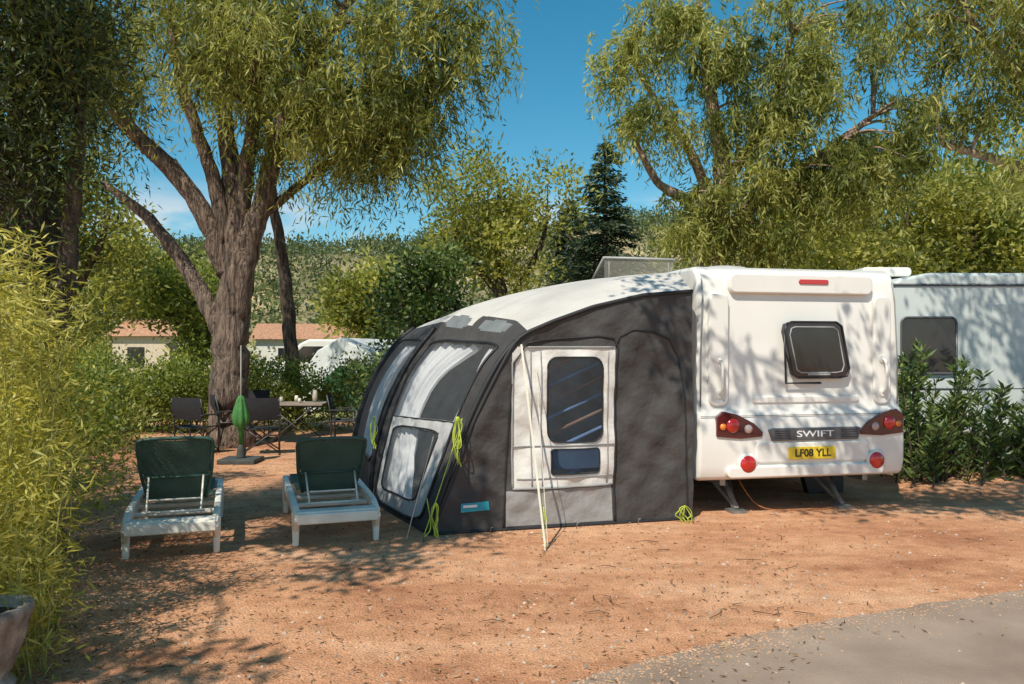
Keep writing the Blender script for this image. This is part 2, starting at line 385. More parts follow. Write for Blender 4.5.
def lamp(mir):
    f=(lambda u:u) if not mir else (lambda u:2.51-u)
    rx=f(.525) if not mir else 1.99
    pl=[(.19,.80),(.19,1.0),(.27,1.055),(.42,1.02),(.60,.93),(.70,.84),(.69,.79),(.45,.775)]
    pl=[(f(u),z) for u,z in pl]
    if mir: pl=pl[::-1]
    a=MB(); a.prism(pl,-.095,-.02); a.obj('lamp_housing',[DRED],cv,bevel=.012)
    a=MB(); a.lathe((f(.36),-.096,.91),[(.072,0),(.07,-.012),(.03,-.022),(.005,-.024)],24,0,'y')
    a.obj('brake_lens',[REDL],cv)
    a=MB(); a.lathe((f(.53),-.096,.875),[(.045,0),(.043,-.01),(.02,-.018),(.004,-.02)],20,0,'y'); a.obj('reverse_lens',[mat('lens_pale',(.5,.38,.36),.15,coat=1)],cv)
    a=MB(); a.lathe((f(.255),-.096,.90),[(.035,0),(.033,-.01),(.004,-.014)],16,0,'y'); a.obj('indicator_lens',[ORL],cv)
    a=MB(); a.lathe((rx,-.078,.52),[(.112,0),(.11,-.02),(.095,-.03)],28,0,'y'); a.obj('reflector_bezel',[WHITE],cv)
    a=MB(); a.lathe((rx,-.108,.52),[(.088,0),(.084,-.008),(.03,-.016),(.004,-.017)],28,0,'y'); a.obj('fog_reflector',[REDL],cv)
lamp(False); lamp(True)
mb=MB(); mb.prism([(.76,.86),(.80,.745),(1.78,.745),(1.82,.86),(1.78,.875),(.8,.875)],-.1,-.02); mb.obj('badge_strip',[GREYP],cv,bevel=.01)
mb=MB()
for z in(.775,.80,.825,.848): mb.tube([(.82,-.103,z),(1.0,-.103,z)],.003,4); mb.tube([(1.58,-.103,z),(1.77,-.103,z)],.003,4)
mb.obj('badge_ribs',[BLACKP],cv)
mb=MB(); mb.prism(rrect(.98,1.51,.555,.68,.015),-.112,-.05); mb.obj('number_plate',[YEL],cv,bevel=.004)
mb=MB(); mb.prism(rrect(1.14,1.48,2.35,2.40,.02),-.034,.1); mb.obj('high_level_light',[REDL],cv,bevel=.006)
def text(s,loc,size,m,parent,name,rx=90,off=.003,sx=1):
    c=bpy.data.curves.new(name,'FONT'); c.body=s; c.size=size; c.align_x='CENTER'; c.align_y='CENTER'; c.extrude=.002; c.offset=off
    o=bpy.data.objects.new(name,c); o.location=loc; o.rotation_euler=(D2R(rx),0,0); o.scale=(sx,1,1); c.materials.append(m); COL.objects.link(o); o.parent=parent; return o
text('LF08 YLL',(1.245,-.116,.617),.108,TXB,cv,'plate_text',sx=1.0,off=.0012)
text('SWIFT',(1.28,-.103,.81),.09,TXT,cv,'badge_text',sx=1.7,off=.0005)
mb=MB()
for u in(.25,2.12):
    mb.tube(crv([(u,-.02,1.58),(u,-.085,1.54),(u,-.095,1.40),(u,-.085,1.27),(u,-.02,1.22)],5),.015,8)
    for z in(1.58,1.22): mb.prism(rrect(u-.035,u+.035,z-.04,z+.04,.025),-.035,-.015)
mb.obj('grab_handles',[WHITE],cv,bevel=.004)
mb=MB()
for u in(.35,2.0): mb.box((u,3,.33),(.06,5.8,.10))
mb.tube([(.2,3.3,.3),(2.2,3.3,.3)],.04,8)
for u,s in((.50,-1),(1.72,1)):
    mb.beam((u,.45,.34),(u,.10,.03),.05,.05); mb.beam((u-.12,.5,.33),(u,.13,.05),.02,.03); mb.beam((u+.12,.5,.33),(u,.13,.05),.02,.03)
    mb.box((u,.10,.015),(.17,.17,.03))
mb.obj('chassis_and_steadies',[STEEL],cv)
mb=MB()
for u in(.12,2.25):
    mb2=[(0.12,-.09),(.30,-.09),(.33,-.06),(.33,.06),(.30,.09),(.12,.09)]
    vs=[];fs=[];sg=28
    for r,h in mb2:
        for k in range(sg):
            t=2*math.pi*k/sg; vs.append((u+h,3.3+r*math.cos(t),.33+r*math.sin(t)))
    for i in range(len(mb2)-1):
        for k in range(sg): fs.append((i*sg+k,i*sg+(k+1)%sg,(i+1)*sg+(k+1)%sg,(i+1)*sg+k))
    mb.add(vs,fs,0,True)
    vs=[(u+s*.07,3.3+.2*math.cos(2*math.pi*k/sg),.33+.2*math.sin(2*math.pi*k/sg)) for s in(-1,1) for k in range(sg)]
    mb.add(vs,[tuple(range(sg)),tuple(range(sg,2*sg))],1)
mb.obj('wheels',[RUBBER,CHROME],cv)
mb=MB(); mb.box((1.15,2.75,.42),(2.2,5.2,.14)); mb.obj('floor_pan',[BLACKP],cv)
mb=MB(); mb.prism([(1.75,.30),(2.3,.30),(2.3,.0),(1.85,.0)],.9,1.0); mb.obj('mud_flap',[BLACKP],cv)
mb=MB(); mb.tube(crv([(.6,.35,.4),(.75,0.1,.06),(1.2,.02,.012),(1.7,.1,.012),(2.0,.6,.012),(2.1,1.6,.012)],6),.006,6); mb.obj('hook_up_cable',[mat('cable_orange',(.35,.13,.04),.6,.1)],cv)
mb=MB(); mb.lathe((.80,1.0,2.53),[(.34,0),(.33,.05),(.26,.08),(.13,.10),(.01,.105)],28); mb.obj('roof_aerial_dome',[mat('vent_grey',(.45,.44,.42),.5)],cv)
# raised clear roof light: a moulded acrylic dome tilted up on struts
mb=MB(); nx,ny=18,12; vs=[]
for j in range(ny+1):
    for i in range(nx+1):
        u=-1+2*i/nx; v=j/ny
        bul=.12*(1-u**4)*(math.sin(math.pi*v)**.6)
        vs.append((.42+.50*u,2.60+.62*v,2.60+.30*(1-v)+bul))
mb.add(vs,[(j*(nx+1)+i,j*(nx+1)+i+1,(j+1)*(nx+1)+i+1,(j+1)*(nx+1)+i) for j in range(ny) for i in range(nx)],1,True)
mb.tube([(-.08,2.6,2.90),(.92,2.6,2.90),(.92,3.22,2.60),(-.08,3.22,2.60),(-.08,2.6,2.90)],.014,6)
for x in(.0,.84): mb.tube([(x,2.62,2.56),(x,2.62,2.9)],.009,6)
mb.add([(-.07,2.61,2.57),(.91,2.61,2.57),(.91,2.61,2.89),(-.07,2.61,2.89)],[(0,1,2,3)],1)
mb.box((.42,2.92,2.56),(1.04,.72,.06),0)
mb.obj('raised_roof_light',[mat('hatch_frame',(.42,.42,.40),.4,.05),clearmat('smoked_acrylic',(.86,.85,.80),.28,(.42,.40,.34))],cv)

# ------------------------------------------------------------------ awning
aw=empty('awning',(0,8.6,0))
def ap(o): o.parent=aw; o.matrix_parent_inverse=Matrix.Translation((0,-8.6,0)); return o
A=Vector((1.78,7.86,0)); B=Vector((-.74,7.17,0)); e_w=(B-A).normalized(); LW=(B-A).length; nW=Vector((e_w.y,-e_w.x,0)); nW=nW if nW.y<0 else -nW
topw=[0,.53,1.043,1.44,1.68,1.79,1.85,1.97,2.204,2.388,LW]; topz=[2.25,2.20,2.08,1.94,1.84,1.77,1.69,1.484,1.03,.535,0.0]
def ztop(wv): return float(np.interp(wv,topw,topz))
def wp(wv,z,off=0): 
    bil=.018*math.sin(wv*5+z*2)+.012*math.sin(z*7+wv*3)+.007*math.sin(wv*17+z*9)+.006*math.sin(z*23-wv*13)+.006*math.sin((wv*.8+z)*31)*max(0,.7-z)
    env=min(1,z*3,max(0,(ztop(wv)-z))*5,max(0,LW-wv)*4)
    return A+e_w*wv+nW*(off+bil*max(0,env))+Vector((0,0,z))
mb=MB(); NW=170; ZR=list(np.linspace(0,1.70,95)); vs=[];fs=[];ms=[]
rows=[]
for i in range(NW+1):
    wv=LW*i/NW*.999; zt=ztop(wv)
    col=[min(z,zt) for z in ZR]+[max(min(1.70,zt),1.70+(zt-1.70)*k/12) if zt>1.70 else zt for k in range(1,13)]
    rows.append(col)
    for z in col: vs.append(wp(wv,z))
NC=len(rows[0])
def wallmat(wv,z):
    if inrr(wv,z,.955,1.50,.80,1.60,.10): return 1
    if inrr(wv,z,.985,1.47,.50,.735,.03): return 1
    if .83<wv<1.84 and .38<z<1.695 and z<ztop(wv)-.07: return 2
    if .84<wv<1.90 and .03<z<.36: return 3
    return 0
for i in range(NW):
    for j in range(NC-1):
        z=(rows[i][j]+rows[i][j+1]+rows[i+1][j]+rows[i+1][j+1])/4
        if max(rows[i][j+1]-rows[i][j],rows[i+1][j+1]-rows[i+1][j])<1e-5: continue
        wv=LW*(i+.5)/NW
        fs.append((i*NC+j,(i+1)*NC+j,(i+1)*NC+j+1,i*NC+j+1)); ms.append(wallmat(wv,z))
mb.v=[tuple(v) for v in vs]; mb.f=[list(f) for f in fs]; mb.m=ms; mb.sm=[True]*len(fs)
ap(mb.obj('end_wall',[FAB,CLR2,FABW,FABL]))
pip=MB()
def loopw(P,r,mbx,close=True,off=.006,n=1):
    P=P+[P[0]] if close else P
    Q=[]
    for (a0,b0),(a1,b1) in zip(P[:-1],P[1:]):
        m_=max(1,int((abs(a1-a0)+abs(b1-b0))*14))
        for t in range(m_): Q.append(wp(a0+(a1-a0)*t/m_,b0+(b1-b0)*t/m_,off))
    Q.append(wp(*P[-1],off)); mbx.tube(Q,r,6)
loopw(rrect(.955,1.50,.80,1.60,.10),.008,pip); loopw(rrect(.985,1.47,.50,.735,.03),.007,pip)
loopw([(.82,.02),(.82,.8),(.82,1.5),(.80,1.70),(.84,1.78),(1.0,1.80),(1.3,1.78),(1.55,1.76),(1.70,1.73)],.010,pip,False)
loopw([(1.93,.02),(1.90,.6),(1.86,1.2),(1.82,1.55),(1.70,1.73)],.008,pip,False)
loopw([(.06,.05),(.09,1.2),(.14,1.6),(.25,1.78),(.45,1.86),(.65,1.86),(.78,1.80),(.82,1.70)],.007,pip,False)
loopw([(a,ztop(a)) for a in np.linspace(0,LW,60)],.02,pip,False,0)
loopw([(a,.012) for a in np.linspace(0,LW,20)],.014,pip,False,.01)
ap(pip.obj('piping_and_zips',[BLK]))
mb=MB()
loopw([(.84,1.695),(1.2,1.695),(1.69,1.695)],.010,mb,False); loopw([(.84,.38),(1.84,.38)],.012,mb,False); loopw([(1.84,.38),(1.84,1.55),(1.75,1.66)],.010,mb,False)
for a in(1.56,1.66): loopw([(a,.4),(a,1.0),(a-.0,1.66)],.006,mb,False)
loopw([(.84,.77),(1.84,.77)],.007,mb,False); loopw([(.84,.47),(1.8,.47)],.006,mb,False); loopw([(.90,.4),(.90,1.66)],.005,mb,False)
ap(mb.obj('surround_seams',[mat('seam_grey',(.30,.30,.29),.7)]))
mb=MB(); P=[wp(2.33,.27,.012),wp(2.07,.28,.012),wp(2.06,.20,.012),wp(2.33,.19,.012)]; mb.add(P,[(0,1,2,3)]); ap(mb.obj('maker_label',[BLUE]))
mb=MB(); P=[wp(2.31,.255,.018),wp(2.18,.258,.018),wp(2.18,.235,.018),wp(2.31,.232,.018)]; mb.add(P,[(0,1,2,3)]); ap(mb.obj('label_print',[TXT]))

def wallpt(wv,z): p=A+e_w*wv; return (p.x,p.y,z)
S0=[(-.74,7.17,0),(-.56,7.216,.535),(-.38,7.262,1.03),(-.157,7.32,1.484),wallpt(1.84,1.71),wallpt(1.72,1.82),wallpt(1.44,1.94),wallpt(1.043,2.08),wallpt(.53,2.20),wallpt(0,2.25)]
Sa=[(-.98,7.65,0),(-.80,7.66,.53),(-.62,7.68,1.03),(-.40,7.74,1.48),(-.18,7.80,1.74),(.0,7.83,1.93),(.32,7.90,2.12),(.75,8.0,2.30),(1.25,8.15,2.42),(1.74,8.35,2.48)]
Sb=[(-1.30,8.3,0),(-1.12,8.3,.53),(-.96,8.32,1.0),(-.76,8.36,1.45),(-.52,8.4,1.76),(-.34,8.43,2.00),(0,8.5,2.20),(.5,8.58,2.36),(1.1,8.68,2.47),(1.66,8.75,2.52)]
S1=[(-1.56,8.87,0),(-1.50,8.87,.5),(-1.38,8.87,1.0),(-1.18,8.9,1.45),(-.93,8.95,1.80),(-.70,9.0,2.07),(-.3,9.05,2.23),(.3,9.1,2.38),(.95,9.15,2.49),(1.57,9.2,2.54)]
S2=[(-2.06,10.4,0),(-2.06,10.4,.5),(-1.93,10.4,1.0),(-1.72,10.4,1.47),(-1.45,10.42,1.82),(-1.15,10.5,2.02),(-.7,10.55,2.17),(0,10.6,2.34),(.7,10.7,2.46),(1.25,10.8,2.52)]
ST=[S0,Sa,Sb,S1,S2]; ta=[0,.22,.55,1.0,2.0]
G=np.array([[tuple(p) for p in crv(s,12)] for s in ST])
NH=G.shape[1]
def station(a):
    return np.stack([np.stack([np.interp(a,ta,G[:,k,c]) for c in range(3)]) for k in range(NH)])
av=np.linspace(0,2,121); GR=np.array([station(a) for a in av])
for _ in range(4): GR[1:-1]=.25*GR[:-2]+.5*GR[1:-1]+.25*GR[2:]
for i,a in enumerate(av):
    for k in range(NH):
        h=k/(NH-1)*9
        if h>5: GR[i,k,2]-=.03*abs(math.sin(math.pi*min(a,2)))*min(1,(h-5))*min(1,(9-h)) if a>.5 else 0
        if h<4 and .05<a<1.95: GR[i,k,0]+=.008*math.sin(a*40+h*2)*min(1,h)
def hz(k): return k/(NH-1)*9
def fmat(a,k):
    h=hz(k)
    if h<4.05:
        if inrr(a,h,.12,.91,.12,3.98,.22):
            if h<1.9:
                if inrr(a,h,.24,.82,.42,1.7,.12): return 4
                return 3
            return 4
        if inrr(a,h,1.13,1.90,.3,3.95,.2):
            if h<.8: return 0
            return 4
        return 0
    if h<5.5:
        if inrr(a,h,.20,.48,4.5,5.05,.12) or inrr(a,h,.64,.93,4.5,5.05,.12): return 5
        if h<5.2 and a<1.0: return 0 if (a<.56) else (0 if h<4.7 else 1)
        return 1 if h>4.7 else 0
    return 1
mb=MB(); mb.v=[tuple(p) for row in GR for p in row]
for i in range(len(av)-1):
    for k in range(NH-1):
        mb.f.append([i*NH+k,(i+1)*NH+k,(i+1)*NH+k+1,i*NH+k+1]); mb.m.append(fmat((av[i]+av[i+1])/2,k+.5)); mb.sm.append(True)
ap(mb.obj('front_and_roof',[FAB,FABR,FABW,FABM,CLR,ROOFW]))
def sp(a,h,off=.012):
    i=a/2*(len(av)-1); k=h/9*(NH-1); i0=int(min(i,len(av)-2)); k0=int(min(k,NH-2)); fi=i-i0; fk=k-k0
    p=(GR[i0,k0]*(1-fi)+GR[i0+1,k0]*fi)*(1-fk)+(GR[i0,k0+1]*(1-fi)+GR[i0+1,k0+1]*fi)*fk
    da=GR[i0+1,k0]-GR[i0,k0]; dk=GR[i0,k0+1]-GR[i0,k0]; n_=np.cross(dk,da); n_/=np.linalg.norm(n_)+1e-9
    if n_[0]>0 and h<4.5: n_=-n_
    if n_[2]<0 and h>=4.5: n_=-n_
    return Vector(p+n_*off)
pip=MB()
def loops(P,r,n=6):
    P=P+[P[0]]; Q=[]
    for (a0,h0),(a1,h1) in zip(P[:-1],P[1:]):
        m_=max(1,int((abs(a1-a0)+abs(h1-h0))*6))
        for t in range(m_): Q.append(sp(a0+(a1-a0)*t/m_,h0+(h1-h0)*t/m_))
    Q.append(Q[0]); pip.tube(Q,r,6)
loops(rrect(.12,.91,.12,3.98,.22),.014); loops(rrect(.24,.82,.42,1.7,.12),.009); loops(rrect(1.13,1.90,.8,3.95,.2),.012)
pip.tube([sp(.14+.76*t,1.9,.004) for t in np.linspace(0,1,12)],.006,6)
pip.tube([sp(1.02,h,.02) for h in np.linspace(0,4.4,30)],.030,8)
pip.tube([sp(1.99,h,.01) for h in np.linspace(0,4.6,30)],.03,8)
pip.tube([sp(.01,h,.0) for h in np.linspace(0,4.3,30)],.024,8)
pip.tube([sp(a,.02,.0) for a in np.linspace(0,2,30)],.022,8)
ap(pip.obj('frame_tubes_and_piping',[BLK]))
mb=MB(); fr=[tuple(p) for p in GR[-1]]
mb.v=fr+[(1.25,10.8,0)]; mb.f=[list(range(len(mb.v)))]; mb.m=[0]; mb.sm=[False]; ap(mb.obj('far_wall',[mat('awning_inner_grey',(.30,.30,.31),.8,trans=.35)]))
mb=MB(); mb.add([(-.7,7.25,.008),(1.7,7.9,.008),(1.2,10.75,.008),(-2.0,10.35,.008),(-1.5,8.87,.008)],[(0,1,2,3,4)]); ap(mb.obj('groundsheet',[mat('groundsheet',(.20,.21,.22),.8)]))
CUR=mat('curtain_white',(.85,.84,.85),.8,.04,3,.2,10,trans=.3)
mb=MB()
def curtain(a0,a1,h0,h1,amp,off,gather=0):
    nn=60; vs=[];fs=[]
    hs_=np.linspace(h0,h1,14)
    for i in range(nn+1):
        for h in hs_:
            t=i/nn; g=gather*math.sin(math.pi*min(1,max(0,(h1-h)/(h1-h0))))
            a=a0+(a1-a0)*t*(1-g)
            p=sp(a,h,-off+amp*math.sin(t*30+h*.6)+amp*.5*math.sin(t*71)); vs.append(p)
    m_=len(hs_)
    for i in range(nn):
        for j in range(m_-1): fs.append((i*m_+j,(i+1)*m_+j,(i+1)*m_+j+1,i*m_+j+1))
    mb.add(vs,fs,0,True)
curtain(.93,.36,.3,3.98,.02,.07,.45); curtain(.11,.26,.6,3.9,.02,.07,.4)
curtain(1.88,1.45,.8,3.9,.02,.10,.4)
ap(mb.obj('curtains',[CUR]))
mb=MB(); mb.box((.3,8.5,.45),(.8,.45,.05)); 
for x in(-.05,.65):
    for y in(8.32,8.68): mb.tube([(x,y,0),(x,y,.45)],.015,6)
mb.box((.3,8.5,.6),(.3,.25,.25),1)
ap(mb.obj('interior_table',[mat('table_grey',(.5,.5,.5),.5),BLUE]))
mb=MB()
for k in range(10):
    a=wp(.72,1.28-.16*k+.5,-.22); b_=wp(1.60,.90-.16*k+.5,-.30); mb.beam(a,b_,.012,.06,k%2,tuple(nW))
ap(mb.obj('slatted_recliner',[mat('slat_brown',(.34,.22,.15),.6),mat('slat_blue',(.20,.34,.58),.7)]))
mb=MB(); mb.beam(wp(.80,.62,-.2),wp(1.55,.62,-.2),.05,.2); ap(mb.obj('storage_bag',[mat('bag_blue',(.07,.13,.22),.8)]))
mb=MB(); gp=wp(1.76,1.72,.02)
mb.beam(gp,(.28,6.62,.0),.018,.003,0,(0,-1,.2)); mb.beam(wp(1.62,1.50,.03),(.30,6.68,.02),.005,.005)
mb.beam((-.70,7.1,.9),(-.92,6.95,.02),.005,.005)
ap(mb.obj('guy_strap',[ROPE]))
mb=MB()
def strap(pts,r=.005): mb.tube(crv(pts,5),r,5)
def tangle(c,h,wd,k=6):
    for i in range(k):
        x=random.uniform(-wd,wd); y=random.uniform(-.03,.03)
        strap([(c[0]+random.uniform(-.01,.01),c[1],c[2]+h/2),(c[0]+x,c[1]-.02+y,c[2]+random.uniform(-.1,.3)*h),(c[0]+x*random.uniform(-.8,1.2),c[1]-.02-y,c[2]-h*random.uniform(.2,.4)),(c[0]+x*.4+.02,c[1]-.02,c[2]-h*random.uniform(.4,.6))],random.uniform(.003,.006))
tangle((-.49,7.14,.86),.42,.05,7); tangle((-.68,7.08,.16),.30,.04,7); tangle((-1.52,8.75,.78),.33,.05,5)
tangle((.27,6.80,.20),.25,.03,3); tangle((1.68,7.72,.08),.16,.10,7)
strap([(.28,6.62,.02),(.27,6.72,.16),(.25,6.9,.42)],.005); strap([(-.76,7.1,.35),(-.72,7.05,.1),(-.78,6.98,.02)])
strap([(-.45,7.2,1.05),(-.62,7.1,.5),(-.78,7.0,.02)],.004)
ap(mb.obj('neon_straps',[NEON]))
mb=MB()
for x,y in((.28,6.6),(-.78,6.98),(1.74,7.66),(-.2,7.25),(.6,7.45),(1.2,7.62)):
    mb.tube([(x,y,-.02),(x+.01,y-.03,.06),(x+.03,y-.03,.06)],.005,5)
ap(mb.obj('pegs',[STEEL]))

# ------------------------------------------------------------------ second caravan
c2=empty('caravan.001',(5.25,11.5,0),D2R(1.5))
mb=MB(); pr=[(0.1,.45),(-.02,.6),(.0,1.6),(.12,2.45),(.35,2.72),(.8,2.80),(6.2,2.80),(6.7,2.5),(6.9,1.5),(6.85,.6),(6.6,.45)]
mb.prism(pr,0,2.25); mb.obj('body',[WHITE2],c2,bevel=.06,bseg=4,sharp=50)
mb=MB(); mb.prism(rrect(.36,1.17,1.34,2.15,.09),-.03,.03); mb.prism(rrect(3.0,3.9,1.34,2.15,.09),-.03,.03); mb.obj('side_windows',[DGLASS],c2,bevel=.01)
mb=MB()
for x0,x1 in((.36,1.17),(3.0,3.9)):
    P=rrect(x0,x1,1.34,2.15,.09); mb.tube([(x,-.032,z) for x,z in P+[P[0]]],.016,6)
mb.tube([(.2,-.005,1.12),(6.6,-.005,1.12)],.012,6); mb.tube([(.2,-.005,2.62),(6.5,-.005,2.62)],.02,6)
mb.obj('trim',[GREYP],c2)
mb=MB(); mb.prism(rrect(1.7,2.35,.6,2.35,.1),-.012,.02); mb.obj('door',[WHITE2],c2,bevel=.01)
mb=MB(); mb.prism(rrect(.05,.8,2.79,2.93,.06),.5,1.3); mb.prism(rrect(3.0,3.6,2.79,2.9,.05),.5,1.2); mb.obj('roof_vents',[WHITE],c2,bevel=.02)
mb=MB()
mb.tube([(3.4,.1,.33),(3.4,.3,.33)],.33,24); mb.tube([(3.4,1.95,.33),(3.4,2.15,.33)],.33,24); mb.box((3.4,1.1,.5),(6,2,.15)); mb.obj('wheels_and_chassis',[RUBBER],c2)

# ------------------------------------------------------------------ loungers
PLW=mat('lounger_resin',(.78,.75,.66),.5,.12,5,.1,30)
SLING=mat('lounger_green_mesh',(.075,.125,.095),.75,.25,3,.5,60,trans=.2)
GREENF=mat('green_resin',(.04,.09,.068),.5,.1)
def lounger(X,Y,rz,tilt):
    e=empty('sun_lounger',(X,Y,0),rz)
    W=.68; mb=MB()
    for s in(-1,1):
        x=s*W/2
        pts=crv([(x*.97,0.02,.24),(x,.3,.30),(x,1.0,.32),(x,1.6,.32),(x*.96,1.93,.29)],6)
        for a,b_ in zip(pts[:-1],pts[1:]): mb.beam(a,b_,.055,.10)
        for y0 in(.14,1.62):
            mb.prism([(x-.025,.0),(x+.025,.0),(x+.035,.30),(x-.035,.30)],y0-.03,y0+.035)
            mb.beam((x,y0-.13,.26),(x,y0,.13),.045,.05); mb.beam((x,y0+.15,.26),(x,y0,.13),.045,.05)
    mb.beam((-W/2,.02,.25),(W/2,.02,.25),.06,.09,0); mb.beam((-W/2,.09,.295),(W/2,.09,.295),.14,.03)
    mb.beam((-W/2,1.93,.29),(W/2,1.93,.29),.06,.09)
    for y in(.55,.95,1.4): mb.beam((-W/2,y,.27),(W/2,y,.27),.05,.04)
    mb.obj('frame',[PLW],e,bevel=.015,bseg=2)
    mb=MB(); vs=[];fs=[]
    for i in range(13):
        y=.82+1.05*i/12
        for j in range(9):
            x=-.29+.58*j/8; vs.append((x,y,.362-.025*math.sin(math.pi*j/8)*math.sin(math.pi*i/12)))
    for i in range(12):
        for j in range(8): fs.append((i*9+j,i*9+j+1,(i+1)*9+j+1,(i+1)*9+j))
    mb.add(vs,fs,0,True); mb.obj('seat_sling',[SLING],e)
    hy=.80; L=.62; ca,sa=math.cos(tilt),math.sin(tilt)
    def bp(x,t,o=0): return (x,hy-ca*L*t-sa*o*-1,.35+sa*L*t+ca*o)
    wv=lambda t:.22+.065*min(1,t*1.6)
    mb=MB(); vs=[];fs=[]
    for i in range(13):
        for j in range(9):
            t=i/12; x=wv(t)*(-1+2*j/8)*(1 if t<.9 else 1-(t-.9)*.3)
            vs.append(bp(x,t,-.02*math.sin(math.pi*j/8)+.004*math.sin(i*1.3+j)))
    for i in range(12):
        for j in range(8): fs.append((i*9+j,i*9+j+1,(i+1)*9+j+1,(i+1)*9+j))
    mb.add(vs,fs,0,True); mb.obj('back_sling',[SLING],e)
    mb=MB(); 
    mb.tube(crv([bp(-.235,0),bp(-.28,.4),bp(-.295,.75),bp(-.30,.90),bp(-.26,1.0),bp(0,1.02),bp(.26,1.0),bp(.30,.90),bp(.295,.75),bp(.28,.4),bp(.235,0)],4),.017,8)
    mb.tube([bp(-.27,.40,-.02),bp(.27,.40,-.02)],.012,6)
    mb.obj('back_frame',[GREENF],e)
    mb=MB()
    for s in(-1,1): mb.tube([bp(s*.22,.42,-.03),(s*.21,.34,.32)],.009,6)
    mb.tube([(-.24,.34,.32),(.24,.34,.32)],.011,6); mb.tube([(-.20,.41,.41),(.20,.41,.41)],.008,6)
    mb.obj('prop_bracket',[PLW],e)
    return e
lounger(-2.71,6.32,D2R(19),D2R(63)); lounger(-1.47,6.74,D2R(19),D2R(56))

# ------------------------------------------------------------------ director chairs, table, parasol
CF=mat('chair_frame_black',(.05,.05,.05),.45,.1); CB=mat('chair_canvas_black',(.02,.02,.023),.85,.2,8,.3,60)
def chair(X,Y,rz):
    e=empty('folding_chair',(X,Y,0),rz); mb=MB(); w_=.27
    for s in(-1,1):
        mb.tube([(s*w_,-.22,.02),(s*w_,.24,.02)],.013,6)
        mb.tube([(s*w_,.18,.02),(s*w_,.20,.62),(s*w_,.26,.90)],.013,6)
        mb.tube([(s*w_,-.2,.02),(s*w_,-.2,.62)],.013,6)
        mb.box((s*w_,0,.635),(.05,.48,.02))
    for y in(-.2,.18):
        mb.tube([(-w_,y,.04),(w_,y,.44)],.011,6); mb.tube([(w_,y,.04),(-w_,y,.44)],.011,6)
    mb.tube([(-w_,-.2,.44),(-w_,.2,.44)],.012,6); mb.tube([(w_,-.2,.44),(w_,.2,.44)],.012,6)
    mb.obj('frame',[CF],e)
    mb=MB(); vs=[(x,y,.44-.02*(1-abs(x)/.27)) for y in(-.22,0,.22) for x in(-.27,-.13,0,.13,.27)]
    mb.add(vs,[(i*5+j,i*5+j+1,i*5+j+6,i*5+j+5) for i in range(2) for j in range(4)],0,True)
    vs=[(x,(.20 if z<.6 else .265)+.03*(1-abs(x)/.27),z) for z in(.56,.74,.92) for x in(-.27,-.13,0,.13,.27)]
    mb.add(vs,[(i*5+j,i*5+j+1,i*5+j+6,i*5+j+5) for i in range(2) for j in range(4)],0,True)
    mb.obj('canvas',[CB],e)
chair(-5.15,13.0,D2R(165)); chair(-4.05,12.9,D2R(195)); chair(-4.9,15.0,D2R(5)); chair(-3.0,14.2,D2R(95)); chair(-4.95,13.9,D2R(120))
e=empty('camping_table',(-3.9,14.4,0)); mb=MB(); mb.box((0,0,.72),(1.1,.7,.03)); mb.box((0,0,.69),(1.02,.62,.03),1)
for y in(-.28,.28): mb.tube([(-.45,y,.02),(.4,y,.69)],.014,6,1); mb.tube([(.45,y,.02),(-.4,y,.69)],.014,6,1)
mb.tube([(-.45,-.28,.02),(-.45,.28,.02)],.012,6,1); mb.tube([(.45,-.28,.02),(.45,.28,.02)],.012,6,1)
mb.obj('top_and_legs',[mat('table_top',(.30,.24,.18),.5),CF],e)
e=empty('table_crockery',(-3.9,14.4,.735)); mb=MB()
for x,y,r,h in((-.3,.1,.04,.10),(.1,-.15,.035,.09),(.3,.15,.05,.22),(-.05,.2,.04,.12)): mb.lathe((x,y,0),[(r*.8,0),(r,h*.5),(r*.7,h)],12)
mb.obj('cups_and_bottles',[mat('crockery',(.5,.45,.35),.4,.5,5)],e)
e=empty('closed_parasol',(-4.05,11.9,0)); mb=MB(); mb.tube([(0,0,.04),(0,0,1.75)],.012,8); mb.obj('pole',[mat('pole_grey',(.22,.21,.17),.5)],e)
mb=MB(); mb.box((0,0,.035),(.55,.5,.07)); mb.lathe((0,0,.07),[(.07,0),(.05,.15),(.03,.2)],14); mb.obj('base',[mat('base_concrete',(.06,.065,.06),.8,.2,8,.3,30)],e,bevel=.015)
mb=MB(); mb.lathe((0,0,.50),[(.02,-.28),(.03,.0),(.08,.06),(.10,.16),(.08,.30),(.05,.44),(.022,.50)],32,scal=.35,nsc=8); mb.obj('folded_canopy',[mat('parasol_green',(.05,.18,.04),.75,.3,8)],e)

e=empty('stone_planter',(-2.56,3.85,0)); mb=MB()
mb.lathe((0,0,0),[(.12,0),(.13,.04),(.10,.08),(.13,.14),(.17,.26),(.185,.34),(.20,.38),(.20,.42),(.17,.42),(.16,.36)],48,scal=.10,nsc=16)
mb.obj('urn',[mat('cast_stone',(.30,.24,.19),.95,.4,9,.9,40,col2=(.50,.41,.33))],e)
mb=MB(); mb.lathe((0,0,.33),[(.155,0),(.15,.04),(.01,.05)],20); mb.obj('soil',[mat('soil',(.05,.035,.025),.95)],e)

